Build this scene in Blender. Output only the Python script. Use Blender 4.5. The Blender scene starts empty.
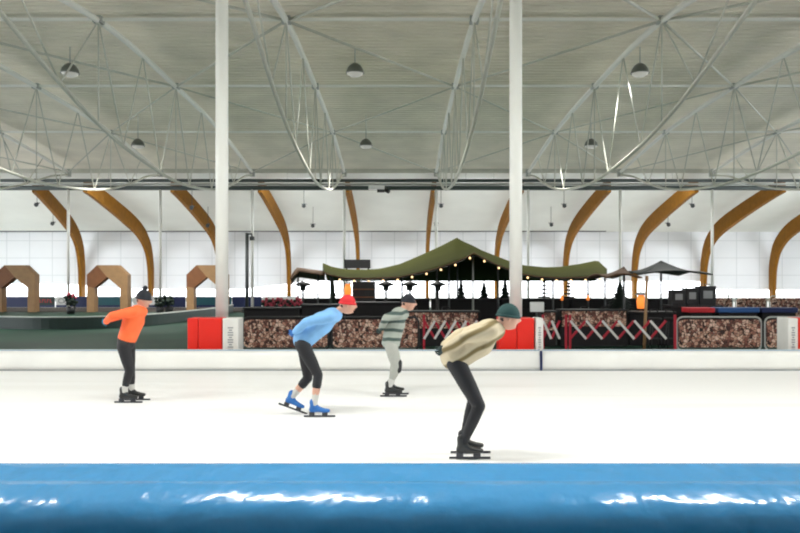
import bpy, math, random
from mathutils import Vector, Matrix
random.seed(7)
PI = math.pi
SC = bpy.context.scene
COL = SC.collection
F = 778.0; H = 1.75; CX = 400.0; CY = 283.0      # lens length in pixels, eye height, vanishing point of the hall

def P(px, py, d):
    return Vector(((px-CX)*d/F, d, H-(py-CY)*d/F))
def XX(px, d): return (px-CX)*d/F
def ZZ(py, d): return H-(py-CY)*d/F

# ------------------------------------------------------------------ materials
def mat(name, color, rough=0.6, metal=0.0, spec=0.5, noise=0.0, nscale=3.0, bump=0.0, bscale=20.0, emit=None, estr=0.0, coat=0.0):
    m = bpy.data.materials.new(name); m.use_nodes = True
    nt = m.node_tree; b = nt.nodes['Principled BSDF']
    b.inputs['Base Color'].default_value = (*color, 1)
    b.inputs['Roughness'].default_value = rough
    b.inputs['Metallic'].default_value = metal
    b.inputs['Specular IOR Level'].default_value = spec
    b.inputs['Coat Weight'].default_value = coat
    tc = nt.nodes.new('ShaderNodeTexCoord')
    if noise > 0:
        n = nt.nodes.new('ShaderNodeTexNoise'); n.inputs['Scale'].default_value = nscale; n.inputs['Detail'].default_value = 4
        nt.links.new(tc.outputs['Object'], n.inputs['Vector'])
        r = nt.nodes.new('ShaderNodeMapRange'); r.inputs['From Min'].default_value = .3; r.inputs['From Max'].default_value = .7
        r.inputs['To Min'].default_value = 1-noise; r.inputs['To Max'].default_value = 1+noise*0.4
        nt.links.new(n.outputs['Fac'], r.inputs['Value'])
        mx = nt.nodes.new('ShaderNodeVectorMath'); mx.operation = 'SCALE'
        mx.inputs[0].default_value = color
        nt.links.new(r.outputs['Result'], mx.inputs['Scale'])
        nt.links.new(mx.outputs['Vector'], b.inputs['Base Color'])
    if bump > 0:
        n2 = nt.nodes.new('ShaderNodeTexNoise'); n2.inputs['Scale'].default_value = bscale; n2.inputs['Detail'].default_value = 3
        nt.links.new(tc.outputs['Object'], n2.inputs['Vector'])
        bp = nt.nodes.new('ShaderNodeBump'); bp.inputs['Strength'].default_value = 1; bp.inputs['Distance'].default_value = bump
        nt.links.new(n2.outputs['Fac'], bp.inputs['Height']); nt.links.new(bp.outputs['Normal'], b.inputs['Normal'])
    if emit:
        b.inputs['Emission Color'].default_value = (*emit, 1); b.inputs['Emission Strength'].default_value = estr
    return m

M = {}
M['roof'] = mat('roof_deck', (.95, .895, .77), .6, noise=.10, nscale=.6)
M['lining'] = mat('vault_lining', (.76, .78, .73), .7, noise=.05, nscale=.4)
M['steel'] = mat('painted_steel', (.60, .60, .52), .45, noise=.05)
M['steel_pale'] = mat('white_painted_steel', (.86, .86, .80), .4)
M['purlin'] = mat('white_purlin_paint', (.92, .92, .86), .5)
M['steel_grey'] = mat('grey_painted_steel', (.40, .42, .39), .5)
M['green_steel'] = mat('dark_green_steel', (.045, .065, .06), .5)
M['wood_rib'] = mat('laminated_timber', (.23, .098, .010), .75, spec=.15, noise=.18, nscale=2.5)
M['plywood'] = mat('plywood', (.33, .19, .085), .6, noise=.15, nscale=3)
M['wood_dark'] = mat('brown_board', (.20, .075, .025), .6, noise=.15, nscale=3)
M['black'] = mat('black_paint', (.012, .012, .013), .55)
M['black_fabric'] = mat('black_cloth', (.012, .011, .012), .9, noise=.2, nscale=8)
M['dark_grey'] = mat('dark_grey_metal', (.05, .055, .055), .45, metal=.3)
M['red'] = mat('red_vinyl', (.80, .016, .004), .4, noise=.03)
M['white_vinyl'] = mat('white_vinyl', (.78, .77, .72), .45, noise=.05, nscale=5)
M['white'] = mat('white_paint', (.80, .80, .78), .5)
M['grey_print'] = mat('grey_print', (.30, .31, .31), .6)
M['trackpad'] = mat('white_track_cushion', (.90, .89, .84), .5, noise=.06, nscale=1.2, bump=.02, bscale=1.5)
M['trackcap'] = mat('pale_blue_piping', (.42, .53, .62), .5)
M['navy'] = mat('navy_blue', (.01, .02, .09), .5)
M['blue'] = mat('bright_blue', (.02, .09, .28), .5)
M['teal'] = mat('teal_blue', (.01, .10, .13), .5)
M['olive'] = mat('olive_canvas', (.042, .046, .008), .9, spec=.1, noise=.12, nscale=1.5)
M['brown_canvas'] = mat('brown_canvas', (.13, .07, .035), .8, noise=.2, nscale=3)
M['dark_canvas'] = mat('black_green_canvas', (.015, .022, .02), .8)
M['fir'] = mat('dark_fir', (.01, .022, .014), .85, noise=.5, nscale=14)
M['pink'] = mat('pink_red_blossom', (.45, .05, .08), .7, noise=.5, nscale=9)
M['leaf'] = mat('leaf_green', (.03, .06, .02), .7)
M['lamp_shell'] = mat('lamp_shell', (.16, .17, .15), .35, metal=.5)
M['lamp_lens'] = mat('lamp_lens', (.4, .4, .36), .3, emit=(1, .98, .92), estr=.22)
M['tube'] = mat('lit_tube', (.9, .9, .9), .3, emit=(1, .99, .95), estr=12)
M['bulb'] = mat('warm_bulb', (.9, .7, .4), .3, emit=(1, .62, .28), estr=2.2)
M['glow'] = mat('orange_glow', (.8, .3, .05), .4, emit=(1, .25, .04), estr=.9)
M['skin'] = mat('skin', (.62, .34, .24), .5)
M['eye'] = mat('eye_dark', (.02, .015, .012), .2)
M['lip'] = mat('lip', (.42, .14, .12), .5)
M['hair'] = mat('dark_hair', (.03, .018, .012), .6)
M['orange'] = mat('orange_fabric', (.95, .155, .04), .75, noise=.12, nscale=6, bump=.008, bscale=9)
M['lightblue'] = mat('light_blue_fabric', (.19, .42, .72), .7, noise=.18, nscale=5, bump=.008, bscale=9)
M['midblue'] = mat('mid_blue_fabric', (.02, .13, .40), .7)
M['tights'] = mat('black_tights', (.009, .009, .011), .7)
M['lightgrey_tights'] = mat('light_grey_tights', (.38, .385, .34), .75, noise=.1, nscale=6)
M['sock'] = mat('pale_sock', (.55, .54, .50), .8)
M['boot'] = mat('black_skate_boot', (.012, .013, .013), .35)
M['blade'] = mat('skate_blade', (.06, .06, .065), .35, metal=.6)
M['blueglove'] = mat('blue_glove', (.01, .20, .33), .7)
M['darkglove'] = mat('dark_green_glove', (.01, .03, .03), .7)
M['redhat'] = mat('red_knit', (.62, .025, .03), .85)
M['blackhat'] = mat('black_knit', (.012, .014, .02), .85)
M['greenhat'] = mat('dark_green_knit', (.012, .055, .052), .8)
M['concrete'] = mat('concrete', (.12, .12, .115), .8, noise=.1)
M['brownfloor'] = mat('brown_matting', (.035, .022, .016), .85)
M['rear'] = mat('dark_wall_paint', (.035, .04, .07), .8)
M['slat_red'] = mat('red_slat', (.42, .012, .03), .5)
M['slat_white'] = mat('white_slat', (.66, .65, .62), .5)
M['signred'] = mat('red_lettering', (.55, .02, .03), .5)
M['signgreen'] = mat('dark_green_board', (.015, .035, .03), .5)

# ice: white with faint scraped bands
def ice_mat():
    m = mat('ice', (.90, .895, .875), .22, spec=.35)
    nt = m.node_tree; b = nt.nodes['Principled BSDF']
    tc = nt.nodes.new('ShaderNodeTexCoord'); mp = nt.nodes.new('ShaderNodeMapping'); mp.inputs['Scale'].default_value = (.10, 1.1, 1)
    n = nt.nodes.new('ShaderNodeTexNoise'); n.inputs['Scale'].default_value = 1.0; n.inputs['Detail'].default_value = 5
    r = nt.nodes.new('ShaderNodeValToRGB')
    r.color_ramp.elements[0].position = .30; r.color_ramp.elements[0].color = (.82, .81, .78, 1)
    r.color_ramp.elements[1].position = .50; r.color_ramp.elements[1].color = (.91, .905, .89, 1)
    nt.links.new(tc.outputs['Object'], mp.inputs['Vector']); nt.links.new(mp.outputs['Vector'], n.inputs['Vector'])
    nt.links.new(n.outputs['Fac'], r.inputs['Fac']); nt.links.new(r.outputs['Color'], b.inputs['Base Color'])
    n2 = nt.nodes.new('ShaderNodeTexNoise'); n2.inputs['Scale'].default_value = 6; mp2 = nt.nodes.new('ShaderNodeMapping'); mp2.inputs['Scale'].default_value = (.2, 3, 1)
    nt.links.new(tc.outputs['Object'], mp2.inputs['Vector']); nt.links.new(mp2.outputs['Vector'], n2.inputs['Vector'])
    rr = nt.nodes.new('ShaderNodeMapRange'); rr.inputs['To Min'].default_value = .30; rr.inputs['To Max'].default_value = .6
    nt.links.new(n2.outputs['Fac'], rr.inputs['Value']); nt.links.new(rr.outputs['Result'], b.inputs['Roughness'])
    return m
M['ice'] = ice_mat()

def infield_mat():
    m = mat('infield_floor', (.016, .045, .030), .5, spec=.08, noise=.35, nscale=.35)
    return m
M['infield'] = infield_mat()

# white netting wall with seams
def wall_mat():
    m = mat('wall_sheets', (.74, .76, .77), .8)
    nt = m.node_tree; b = nt.nodes['Principled BSDF']
    tc = nt.nodes.new('ShaderNodeTexCoord'); sx = nt.nodes.new('ShaderNodeSeparateXYZ')
    nt.links.new(tc.outputs['Object'], sx.inputs['Vector'])
    def line(out, period, off, half):
        a = nt.nodes.new('ShaderNodeMath'); a.operation = 'ADD'; a.inputs[1].default_value = off + 1000*period
        nt.links.new(out, a.inputs[0])
        mo = nt.nodes.new('ShaderNodeMath'); mo.operation = 'MODULO'; mo.inputs[1].default_value = period
        nt.links.new(a.outputs[0], mo.inputs[0])
        l = nt.nodes.new('ShaderNodeMath'); l.operation = 'LESS_THAN'; l.inputs[1].default_value = half
        nt.links.new(mo.outputs[0], l.inputs[0]); return l.outputs[0]
    v = line(sx.outputs['X'], 2.14, 0.55, .07); h = line(sx.outputs['Z'], 1.62, -2.45+1.62*2, .06)
    mxx = nt.nodes.new('ShaderNodeMath'); mxx.operation = 'MAXIMUM'; nt.links.new(v, mxx.inputs[0]); nt.links.new(h, mxx.inputs[1])
    n = nt.nodes.new('ShaderNodeTexNoise'); n.inputs['Scale'].default_value = .5; nt.links.new(tc.outputs['Object'], n.inputs['Vector'])
    cr = nt.nodes.new('ShaderNodeValToRGB')
    cr.color_ramp.elements[0].color = (.80, .82, .85, 1); cr.color_ramp.elements[1].color = (.86, .88, .90, 1)
    nt.links.new(n.outputs['Fac'], cr.inputs['Fac'])
    mix = nt.nodes.new('ShaderNodeMix'); mix.data_type = 'RGBA'
    nt.links.new(mxx.outputs[0], mix.inputs[0]); nt.links.new(cr.outputs['Color'], mix.inputs[6]); mix.inputs[7].default_value = (.66, .69, .71, 1)
    nt.links.new(mix.outputs[2], b.inputs['Base Color'])
    return m
M['wall'] = wall_mat()

# printed stack of sawn log ends
def log_mat():
    m = mat('log_print', (.3, .2, .14), .7)
    nt = m.node_tree; b = nt.nodes['Principled BSDF']
    tc = nt.nodes.new('ShaderNodeTexCoord'); mp = nt.nodes.new('ShaderNodeMapping'); mp.inputs['Scale'].default_value = (1, .0, 1)
    nt.links.new(tc.outputs['Object'], mp.inputs['Vector'])
    v = nt.nodes.new('ShaderNodeTexVoronoi'); v.inputs['Scale'].default_value = 15; v.feature = 'F1'
    e = nt.nodes.new('ShaderNodeTexVoronoi'); e.inputs['Scale'].default_value = 15; e.feature = 'DISTANCE_TO_EDGE'
    for q in (v, e): nt.links.new(mp.outputs['Vector'], q.inputs['Vector'])
    s = nt.nodes.new('ShaderNodeSeparateColor'); nt.links.new(v.outputs['Color'], s.inputs['Color'])
    cr = nt.nodes.new('ShaderNodeValToRGB'); els = cr.color_ramp.elements
    els[0].position = 0; els[0].color = (.03, .012, .01, 1); els[1].position = 1; els[1].color = (.75, .54, .42, 1)
    for p_, c_ in ((.25, (.20, .07, .05, 1)), (.5, (.45, .22, .15, 1)), (.75, (.62, .40, .29, 1))):
        x = els.new(p_); x.color = c_
    nt.links.new(s.outputs[0], cr.inputs['Fac'])
    er = nt.nodes.new('ShaderNodeMapRange'); er.inputs['From Min'].default_value = .03; er.inputs['From Max'].default_value = .09
    nt.links.new(e.outputs['Distance'], er.inputs['Value'])
    mix = nt.nodes.new('ShaderNodeMix'); mix.data_type = 'RGBA'; mix.inputs[6].default_value = (.015, .008, .006, 1)
    nt.links.new(er.outputs['Result'], mix.inputs[0]); nt.links.new(cr.outputs['Color'], mix.inputs[7])
    nt.links.new(mix.outputs[2], b.inputs['Base Color'])
    return m
M['logs'] = log_mat()

def band_mat(name, base, dark, scale, lo, hi, rot=0.0):
    m = mat(name, base, .75, bump=.010, bscale=8)
    nt = m.node_tree; b = nt.nodes['Principled BSDF']
    tc = nt.nodes.new('ShaderNodeTexCoord'); mp = nt.nodes.new('ShaderNodeMapping'); mp.inputs['Rotation'].default_value = (0, rot, 0)
    w = nt.nodes.new('ShaderNodeTexWave'); w.bands_direction = 'Z'; w.inputs['Scale'].default_value = scale
    w.inputs['Distortion'].default_value = 2.2; w.inputs['Detail'].default_value = 1.5; w.inputs['Detail Scale'].default_value = 1.2
    nt.links.new(tc.outputs['Object'], mp.inputs['Vector']); nt.links.new(mp.outputs['Vector'], w.inputs['Vector'])
    r = nt.nodes.new('ShaderNodeMapRange'); r.inputs['From Min'].default_value = lo; r.inputs['From Max'].default_value = hi
    nt.links.new(w.outputs['Fac'], r.inputs['Value'])
    mix = nt.nodes.new('ShaderNodeMix'); mix.data_type = 'RGBA'; mix.inputs[6].default_value = (*base, 1); mix.inputs[7].default_value = (*dark, 1)
    nt.links.new(r.outputs['Result'], mix.inputs[0]); nt.links.new(mix.outputs[2], b.inputs['Base Color'])
    return m
M['striped'] = band_mat('grey_green_striped_fabric', (.33, .36, .31), (.05, .08, .07), 2.3, .62, .82)
M['cream'] = band_mat('cream_patterned_fabric', (.54, .46, .31), (.17, .125, .045), 1.9, .66, .95, rot=.5)

def pad_mat():
    m = mat('blue_vinyl', (.045, .34, .72), .2, spec=.5, coat=.2)
    nt = m.node_tree; b = nt.nodes['Principled BSDF']
    b.inputs['Coat Roughness'].default_value = .08
    tc = nt.nodes.new('ShaderNodeTexCoord')
    n = nt.nodes.new('ShaderNodeTexNoise'); n.inputs['Scale'].default_value = 3.0; n.inputs['Detail'].default_value = 2.5
    mp = nt.nodes.new('ShaderNodeMapping'); mp.inputs['Scale'].default_value = (2.6, 2.0, 2.0)
    nt.links.new(tc.outputs['Object'], mp.inputs['Vector']); nt.links.new(mp.outputs['Vector'], n.inputs['Vector'])
    bp = nt.nodes.new('ShaderNodeBump'); bp.inputs['Strength'].default_value = 1; bp.inputs['Distance'].default_value = .014
    nt.links.new(n.outputs['Fac'], bp.inputs['Height'])
    nt.links.new(bp.outputs['Normal'], b.inputs['Normal']); nt.links.new(bp.outputs['Normal'], b.inputs['Coat Normal'])
    return m
M['bluepad'] = pad_mat()

def glass_mat():
    m = bpy.data.materials.new('window_glass'); m.use_nodes = True; nt = m.node_tree
    for n in list(nt.nodes): nt.nodes.remove(n)
    o = nt.nodes.new('ShaderNodeOutputMaterial'); t = nt.nodes.new('ShaderNodeBsdfTransparent'); g = nt.nodes.new('ShaderNodeBsdfGlossy')
    g.inputs['Roughness'].default_value = .05; x = nt.nodes.new('ShaderNodeMixShader'); x.inputs[0].default_value = .06
    nt.links.new(t.outputs[0], x.inputs[1]); nt.links.new(g.outputs[0], x.inputs[2]); nt.links.new(x.outputs[0], o.inputs['Surface'])
    return m
M['glass'] = glass_mat()

# ------------------------------------------------------------------ mesh helpers
class MB:
    def __init__(s): s.v = []; s.f = []; s.sm = []
    def add(s, verts, faces, smooth=False):
        b = len(s.v); s.v += [tuple(x) for x in verts]
        for f in faces: s.f.append([i+b for i in f]); s.sm.append(smooth)
        return s
    def box(s, c, size, rot=None):
        hx, hy, hz = [q/2 for q in size]
        vs = [Vector((x, y, z)) for x in (-hx, hx) for y in (-hy, hy) for z in (-hz, hz)]
        if rot is not None: vs = [rot @ v for v in vs]
        c = Vector(c); vs = [v+c for v in vs]
        return s.add(vs, [(0,1,3,2),(4,6,7,5),(0,4,5,1),(2,3,7,6),(0,2,6,4),(1,5,7,3)])
    def bar(s, a, b, w, t):          # rectangular bar from a to b in the x-z plane
        a = Vector(a); b = Vector(b); d = b-a; L = d.length; d.normalize()
        up = Vector((0, 1, 0)); sd = d.cross(up).normalized(); up = sd.cross(d).normalized()
        R = Matrix((d, up, sd)).transposed()
        return s.box((a+b)/2, (L, t, w), R)
    def tube(s, pts, r, n=8, closed=False, caps=True):
        pts = [Vector(p) for p in pts]; N = len(pts)
        rs = r if isinstance(r, (list, tuple)) else [r]*N
        ref = None; rings = []
        for i in range(N):
            if closed: t = (pts[(i+1) % N]-pts[i-1])
            else: t = pts[min(i+1, N-1)]-pts[max(i-1, 0)]
            t.normalize()
            if ref is None:
                ref = t.cross(Vector((0, 0, 1)))
                if ref.length < .05: ref = t.cross(Vector((0, 1, 0)))
                ref.normalize()
            ref = (ref - t*ref.dot(t)).normalized(); bi = t.cross(ref)
            rings.append([pts[i]+(ref*math.cos(2*PI*k/n)+bi*math.sin(2*PI*k/n))*rs[i] for k in range(n)])
        vs = [v for rg in rings for v in rg]; fs = []
        for i in range(N if closed else N-1):
            j = (i+1) % N
            for k in range(n):
                fs.append((i*n+k, i*n+(k+1) % n, j*n+(k+1) % n, j*n+k))
        s.add(vs, fs, True)
        if caps and not closed:
            b = len(s.v)-len(vs)
            s.f.append([b+k for k in range(n)][::-1]); s.sm.append(False)
            s.f.append([b+(N-1)*n+k for k in range(n)]); s.sm.append(False)
        return s
    def lathe(s, prof, c=(0, 0, 0), n=20):   # prof: (r,z)
        c = Vector(c); vs = []; fs = []
        for r, z in prof:
            for k in range(n): vs.append(c+Vector((r*math.cos(2*PI*k/n), r*math.sin(2*PI*k/n), z)))
        for i in range(len(prof)-1):
            for k in range(n): fs.append((i*n+k, i*n+(k+1) % n, (i+1)*n+(k+1) % n, (i+1)*n+k))
        return s.add(vs, fs, True)
    def sphere(s, c, rad, n=14, m=9, fn=None):
        if not isinstance(rad, (tuple, list)): rad = (rad,)*3
        vs = []; fs = []; c = Vector(c)
        for i in range(m+1):
            th = PI*i/m
            for k in range(n):
                ph = 2*PI*k/n
                d = Vector((math.sin(th)*math.cos(ph), math.sin(th)*math.sin(ph), math.cos(th)))
                p = Vector((d.x*rad[0], d.y*rad[1], d.z*rad[2]))
                if fn: p = fn(d, p)
                vs.append(c+p)
        for i in range(m):
            for k in range(n): fs.append((i*n+k, (i+1)*n+k, (i+1)*n+(k+1) % n, i*n+(k+1) % n))
        return s.add(vs, fs, True)
    def extrude_x(s, prof, x0, x1, smooth=False, caps=True):   # prof: closed (y,z) outline
        n = len(prof)
        vs = [(x0, y, z) for y, z in prof]+[(x1, y, z) for y, z in prof]
        s.add(vs, [(i, (i+1) % n, n+(i+1) % n, n+i) for i in range(n)], smooth)
        if caps:
            b = len(s.v)-2*n
            s.f.append([b+i for i in range(n)][::-1]); s.sm.append(False)
            s.f.append([b+n+i for i in range(n)]); s.sm.append(False)
        return s
    def sheet_x(s, line, x0, x1, smooth=False):               # open (y,z) line swept along x
        n = len(line)
        vs = [(x0, y, z) for y, z in line]+[(x1, y, z) for y, z in line]
        return s.add(vs, [(i, i+1, n+i+1, n+i) for i in range(n-1)], smooth)
    def build(s, name, m, parent=None, origin=None, bevel=0):
        me = bpy.data.meshes.new(name)
        o0 = Vector(origin) if origin is not None else Vector((0, 0, 0))
        me.from_pydata([tuple(Vector(v)-o0) for v in s.v], [], s.f)
        for p, q in zip(me.polygons, s.sm): p.use_smooth = q
        me.materials.append(m); me.update()
        o = bpy.data.objects.new(name, me); COL.objects.link(o); o.location = o0
        if parent: o.parent = parent
        if bevel:
            b = o.modifiers.new('bevel', 'BEVEL'); b.width = bevel; b.segments = 2
        return o

def empty(name, loc, label, cat, group=None, rz=0):
    o = bpy.data.objects.new(name, None); COL.objects.link(o); o.location = loc; o.rotation_euler = (0, 0, rz)
    o['label'] = label; o['category'] = cat
    if group: o['group'] = group
    return o
def tag(o, label, cat, group=None, kind=None):
    o['label'] = label; o['category'] = cat
    if group: o['group'] = group
    if kind: o['kind'] = kind
    return o
def struct(o, label=None):
    o['kind'] = 'structure'
    if label: o['label'] = label
    return o
def copy_tree(o, parent=None):
    c = o.copy(); COL.objects.link(c)
    if parent: c.parent = parent
    for ch in [q for q in COL.objects if q.parent == o]: copy_tree(ch, c)
    return c
def interp(tab, x):
    if x <= tab[0][0]: return tab[0][1]
    for (a, va), (b, vb) in zip(tab, tab[1:]):
        if x <= b: return va+(vb-va)*(x-a)/(b-a)
    return tab[-1][1]
def smoothline(pts, n=6):            # Catmull-Rom through 2D/3D points
    pts = [Vector(p) for p in pts]; out = []
    for i in range(len(pts)-1):
        p0 = pts[max(i-1, 0)]; p1 = pts[i]; p2 = pts[i+1]; p3 = pts[min(i+2, len(pts)-1)]
        for k in range(n):
            t = k/n
            out.append(.5*((2*p1)+(-p0+p2)*t+(2*p0-5*p1+4*p2-p3)*t*t+(-p0+3*p1-3*p2+p3)*t**3))
    out.append(pts[-1]); return out

# ------------------------------------------------------------------ the hall
XE = 48.0                       # half length modelled
NEAR, D0, D1, D2, D3 = 17.3, 26.6, 35.8, 45.0, 54.3
BAY = 6.42; X0 = -3.89          # truss positions along x
WALLY = 73.0

struct(MB().box((0, 9.4, -.05), (2*XE, 13.1, .1)).build('floor', M['ice']), 'white ice of the near speed skating straight')
struct(MB().box((0, 35.9, -.05), (2*XE, 39.9, .1)).build('floor', M['infield']), 'dark green-grey glossy infield floor')
struct(MB().box((0, 64.5, -.05), (2*XE, 17.3, .1)).build('floor', M['ice']), 'white ice of the far straight')
struct(MB().box((0, -1.1, -.05), (2*XE, 7.9, .1)).build('floor', M['concrete']), 'concrete walkway outside the track')

# corrugated main roof
arc = smoothline([(NEAR-1.2, 9.72), (D0, 11.02), (D1, 11.10), (D2, 10.78), (D3+.6, 9.80)], 12)
def arcz(y):
    for a, b in zip(arc, arc[1:]):
        if a.x <= y <= b.x: return a.y+(b.y-a.y)*(y-a.x)/(b.x-a.x)
    return arc[0].y if y < arc[0].x else arc[-1].y
line = []; y = arc[0].x; per = .42
while y < arc[-1].x:
    for f, dz in ((0, 0), (.34, 0), (.44, .07), (.90, .07)):
        yy = y+f*per; line.append((yy, arcz(yy)+dz))
    y += per
struct(MB().sheet_x(line, -XE, XE).build('ceiling', M['roof']), 'arched pale grey corrugated roof over the infield')
# far and near side vaults
far_rib = [(D3+2.9, 8.90), (59.4, 8.60), (64.5, 7.60), (68.9, 6.50), (71.2, 5.2), (72.1, 3.6), (72.3, 2.0), (72.3, 0.0)]
rib_s = smoothline(far_rib, 5)
lin = [(D3+.4, 10.3)]+[(60, 9.35), (65.6, 8.35), (70.2, 7.25), (WALLY, 6.55)]
struct(MB().sheet_x(smoothline(lin, 4), -XE, XE, True).build('ceiling', M['lining']), 'white lining of the vault over the far straight')
struct(MB().sheet_x([(-5, 6.2), (0, 8.0), (8, 9.0), (NEAR-1.0, 9.75)], -XE, XE).build('ceiling', M['lining']), 'white roof over the near straight')
struct(MB().box((0, -5.1, 3.1), (2*XE, .2, 6.2)).build('wall_front', M['rear']))
# far wall: sheets above the window strip, low wall beneath
b = MB()
bot = [(-60, 1.65), (XX(60, WALLY), 1.65), (XX(92, WALLY), 1.5), (XX(120, WALLY), 1.2), (XX(240, WALLY), 1.15), (XX(292, WALLY), 1.7), (XX(303, WALLY), 1.95),
       (XX(700, WALLY), 1.9), (XX(716, WALLY), 1.12), (60, 1.1)]
xs = [-XE+i*(2*XE)/160 for i in range(161)]
vs = []; fs = []
for x in xs:
    z0 = interp(bot, x)
    vs += [(x, WALLY, z0), (x, WALLY, 6.6), (x, WALLY+.15, 6.6), (x, WALLY+.15, z0)]
for i in range(160):
    a = i*4
    for k in range(4): fs.append((a+k, a+(k+1) % 4, a+4+(k+1) % 4, a+4+k))
b.add(vs, fs); struct(b.build('wall_back', M['wall']), 'white hanging sheets of the far wall')
struct(MB().box((0, WALLY+.1, .18), (2*XE, .2, .36)).build('wall_back', M['steel_grey']), 'low wall under the window strip')
struct(MB().box((0, WALLY+.35, 1.2), (2*XE, .02, 1.7)).build('window_1', M['glass']), 'long low strip of windows')
mb = MB()
for i in range(24): mb.box((-XE+4.33*i+1.0, WALLY+.3, 1.2), (.12, .08, 1.7))
struct(mb.build('trim_1', M['steel_grey']), 'mullions of the window strip')
for nm, sx in (('wall_left', -1), ('wall_right', 1)): struct(MB().box((sx*(XE+.1), (D3+WALLY)/2+.5, 5.2), (.2, WALLY-D3+1, 10.4)).build(nm, M['lining']), 'unseen white end wall added to block skylight on the far straight')  # added out of view to keep end skylight off the far wall
# ground outside the windows
struct(MB().box((0, WALLY+32, -.1), (2*XE+80, 63, .1)).build('floor', M['white']), 'pale snowy ground outside')
# eave flashing + rails
struct(MB().box((0, D3+.62, 9.78), (2*XE, .10, .55)).build('trim_2', M['steel']), 'pale eaves flashing over the far column line')
def rail(name, y, z, r, m, x0, x1, label, n=8):
    return tag(MB().tube([(x0, y, z), (x1, y, z)], r, n).build(name, m, origin=(x0, y, z)), label, 'beam')
rail('eaves_beam', D3, ZZ(180.6, D3), .12, M['green_steel'], -XE, XE, 'upper dark green beam running along the far column heads')
rail('eaves_pipe', D3-.1, ZZ(184.3, D3), .085, M['steel_grey'], -XE, XE, 'thin grey pipe between the two dark green eaves beams')
rail('eaves_beam', D3, ZZ(188, D3), .16, M['green_steel'], -XE, XE, 'lower dark green beam running along the far column heads')
rail('wall_rail', 72.8, ZZ(231, 72.8), .08, M['dark_grey'], -40.5, XX(606, 72.8), 'thin dark rail along the far wall ending right of the tent peak')

def ordinal(i): return ['leftmost', 'second from left', 'third from left', 'fourth from left', 'fifth from left', 'sixth from left', 'seventh from left', 'eighth from left', 'ninth from left', 'tenth from left', 'eleventh from left', 'rightmost'][i]

# trusses
topc = [(NEAR, 9.5), (D0, 10.72), (D1, 10.78), (D2, 10.45), (D3, 9.48)]
top_s = smoothline(topc, 8)
botc = [(NEAR, 9.3), (20.0, 8.75), (23.0, 7.95), (26.2, 7.25), (30.0, 6.75), (35.8, 6.42), (41.5, 6.75), (45.2, 7.25), (48.4, 7.95), (51.5, 8.8), (D3, 9.30)]
bot_s = smoothline(botc, 5)
def lz(tab, y):
    for a, b in zip(tab, tab[1:]):
        if a.x <= y <= b.x: return a.y+(b.y-a.y)*(y-a.x)/(b.x-a.x)
    return tab[-1].y
# purlins
for yy, lab in ((D0, 'white roof purlin crossing the frame nearest the camera'), (D1, 'white roof purlin at the crown of the arched roof'), (D2, 'white roof purlin nearest the far column line')):
    z = lz(top_s, yy)+.04
    tag(MB().box((0, yy, z), (2*XE, .10, .10)).build('roof_purlin', M['purlin'], origin=(0, yy, z)), lab, 'purlin')

KS = list(range(-4, 6))
tnames = ['at the far left edge', 'second from the left edge', 'left of the left tall column', 'landing left of centre by the left column', 'in line with the left tall white column', 'in line with the centre tall white column', 'landing right of the centre column', 'descending towards the lower right, third from the right edge', 'second from the right edge', 'at the far right edge']
web_top = [20.5, 26.6, 31.2, 35.8, 40.4, 45.0, 50.5]
web_bot = [23.6, 29.0, 33.5, 38.1, 42.6, 48.2]
for i, k in enumerate(KS):
    X = X0+k*BAY
    t = empty('roof_truss', (X, NEAR, 9.3), 'white tubular steel roof truss '+tnames[i], 'roof truss', 'roof trusses over the infield')
    def part(mb_, nm, m=M['steel']):
        o = mb_.build(nm, m, origin=(X, NEAR, 9.3)); o.parent = t; o.location = (0, 0, 0); return o
    part(MB().tube([(X, p.x, p.y) for p in top_s], .108, 10), 'top_chord', M['steel_pale'])
    part(MB().tube([(X, p.x, p.y) for p in bot_s], .068, 8), 'bottom_chord')
    seq = []
    for a, c in zip(web_top, web_bot+[None]):
        seq.append((a, lz(top_s, a)))
        if c: seq.append((c, lz(bot_s, c)))
    for a, c in zip(seq, seq[1:]):
        part(MB().tube([(X, a[0], a[1]), (X, c[0], c[1])], .030, 6), 'web_strut')
    for yy in (D0, D1, D2):
        part(MB().tube([(X, yy, lz(top_s, yy)), (X, yy, lz(bot_s, yy))], .026, 6), 'web_post')
        part(MB().box((X, yy, lz(top_s, yy)+.02), (.30, .34, .22)), 'node_plate', M['steel_grey'])
    part(MB().box((X, D3, 9.42), (.3, .4, .5)), 'end_shoe', M['steel_grey'])
    # diagonal rods in the plane of the roof, towards the next truss
    rows = [NEAR, D0, D1, D2, D3]
    for r in range(4):
        if (k+r) % 2 == 1: a, c = (X, rows[r]), (X+BAY, rows[r+1])
        else: a, c = (X+BAY, rows[r]), (X, rows[r+1])
        if (k % 2 == 0) and r == 0 or True:
            part(MB().tube([(a[0], a[1], lz(top_s, a[1])), (c[0], c[1], lz(top_s, c[1]))], .05 if r < 2 else .038, 6), 'diagonal_brace')

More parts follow.
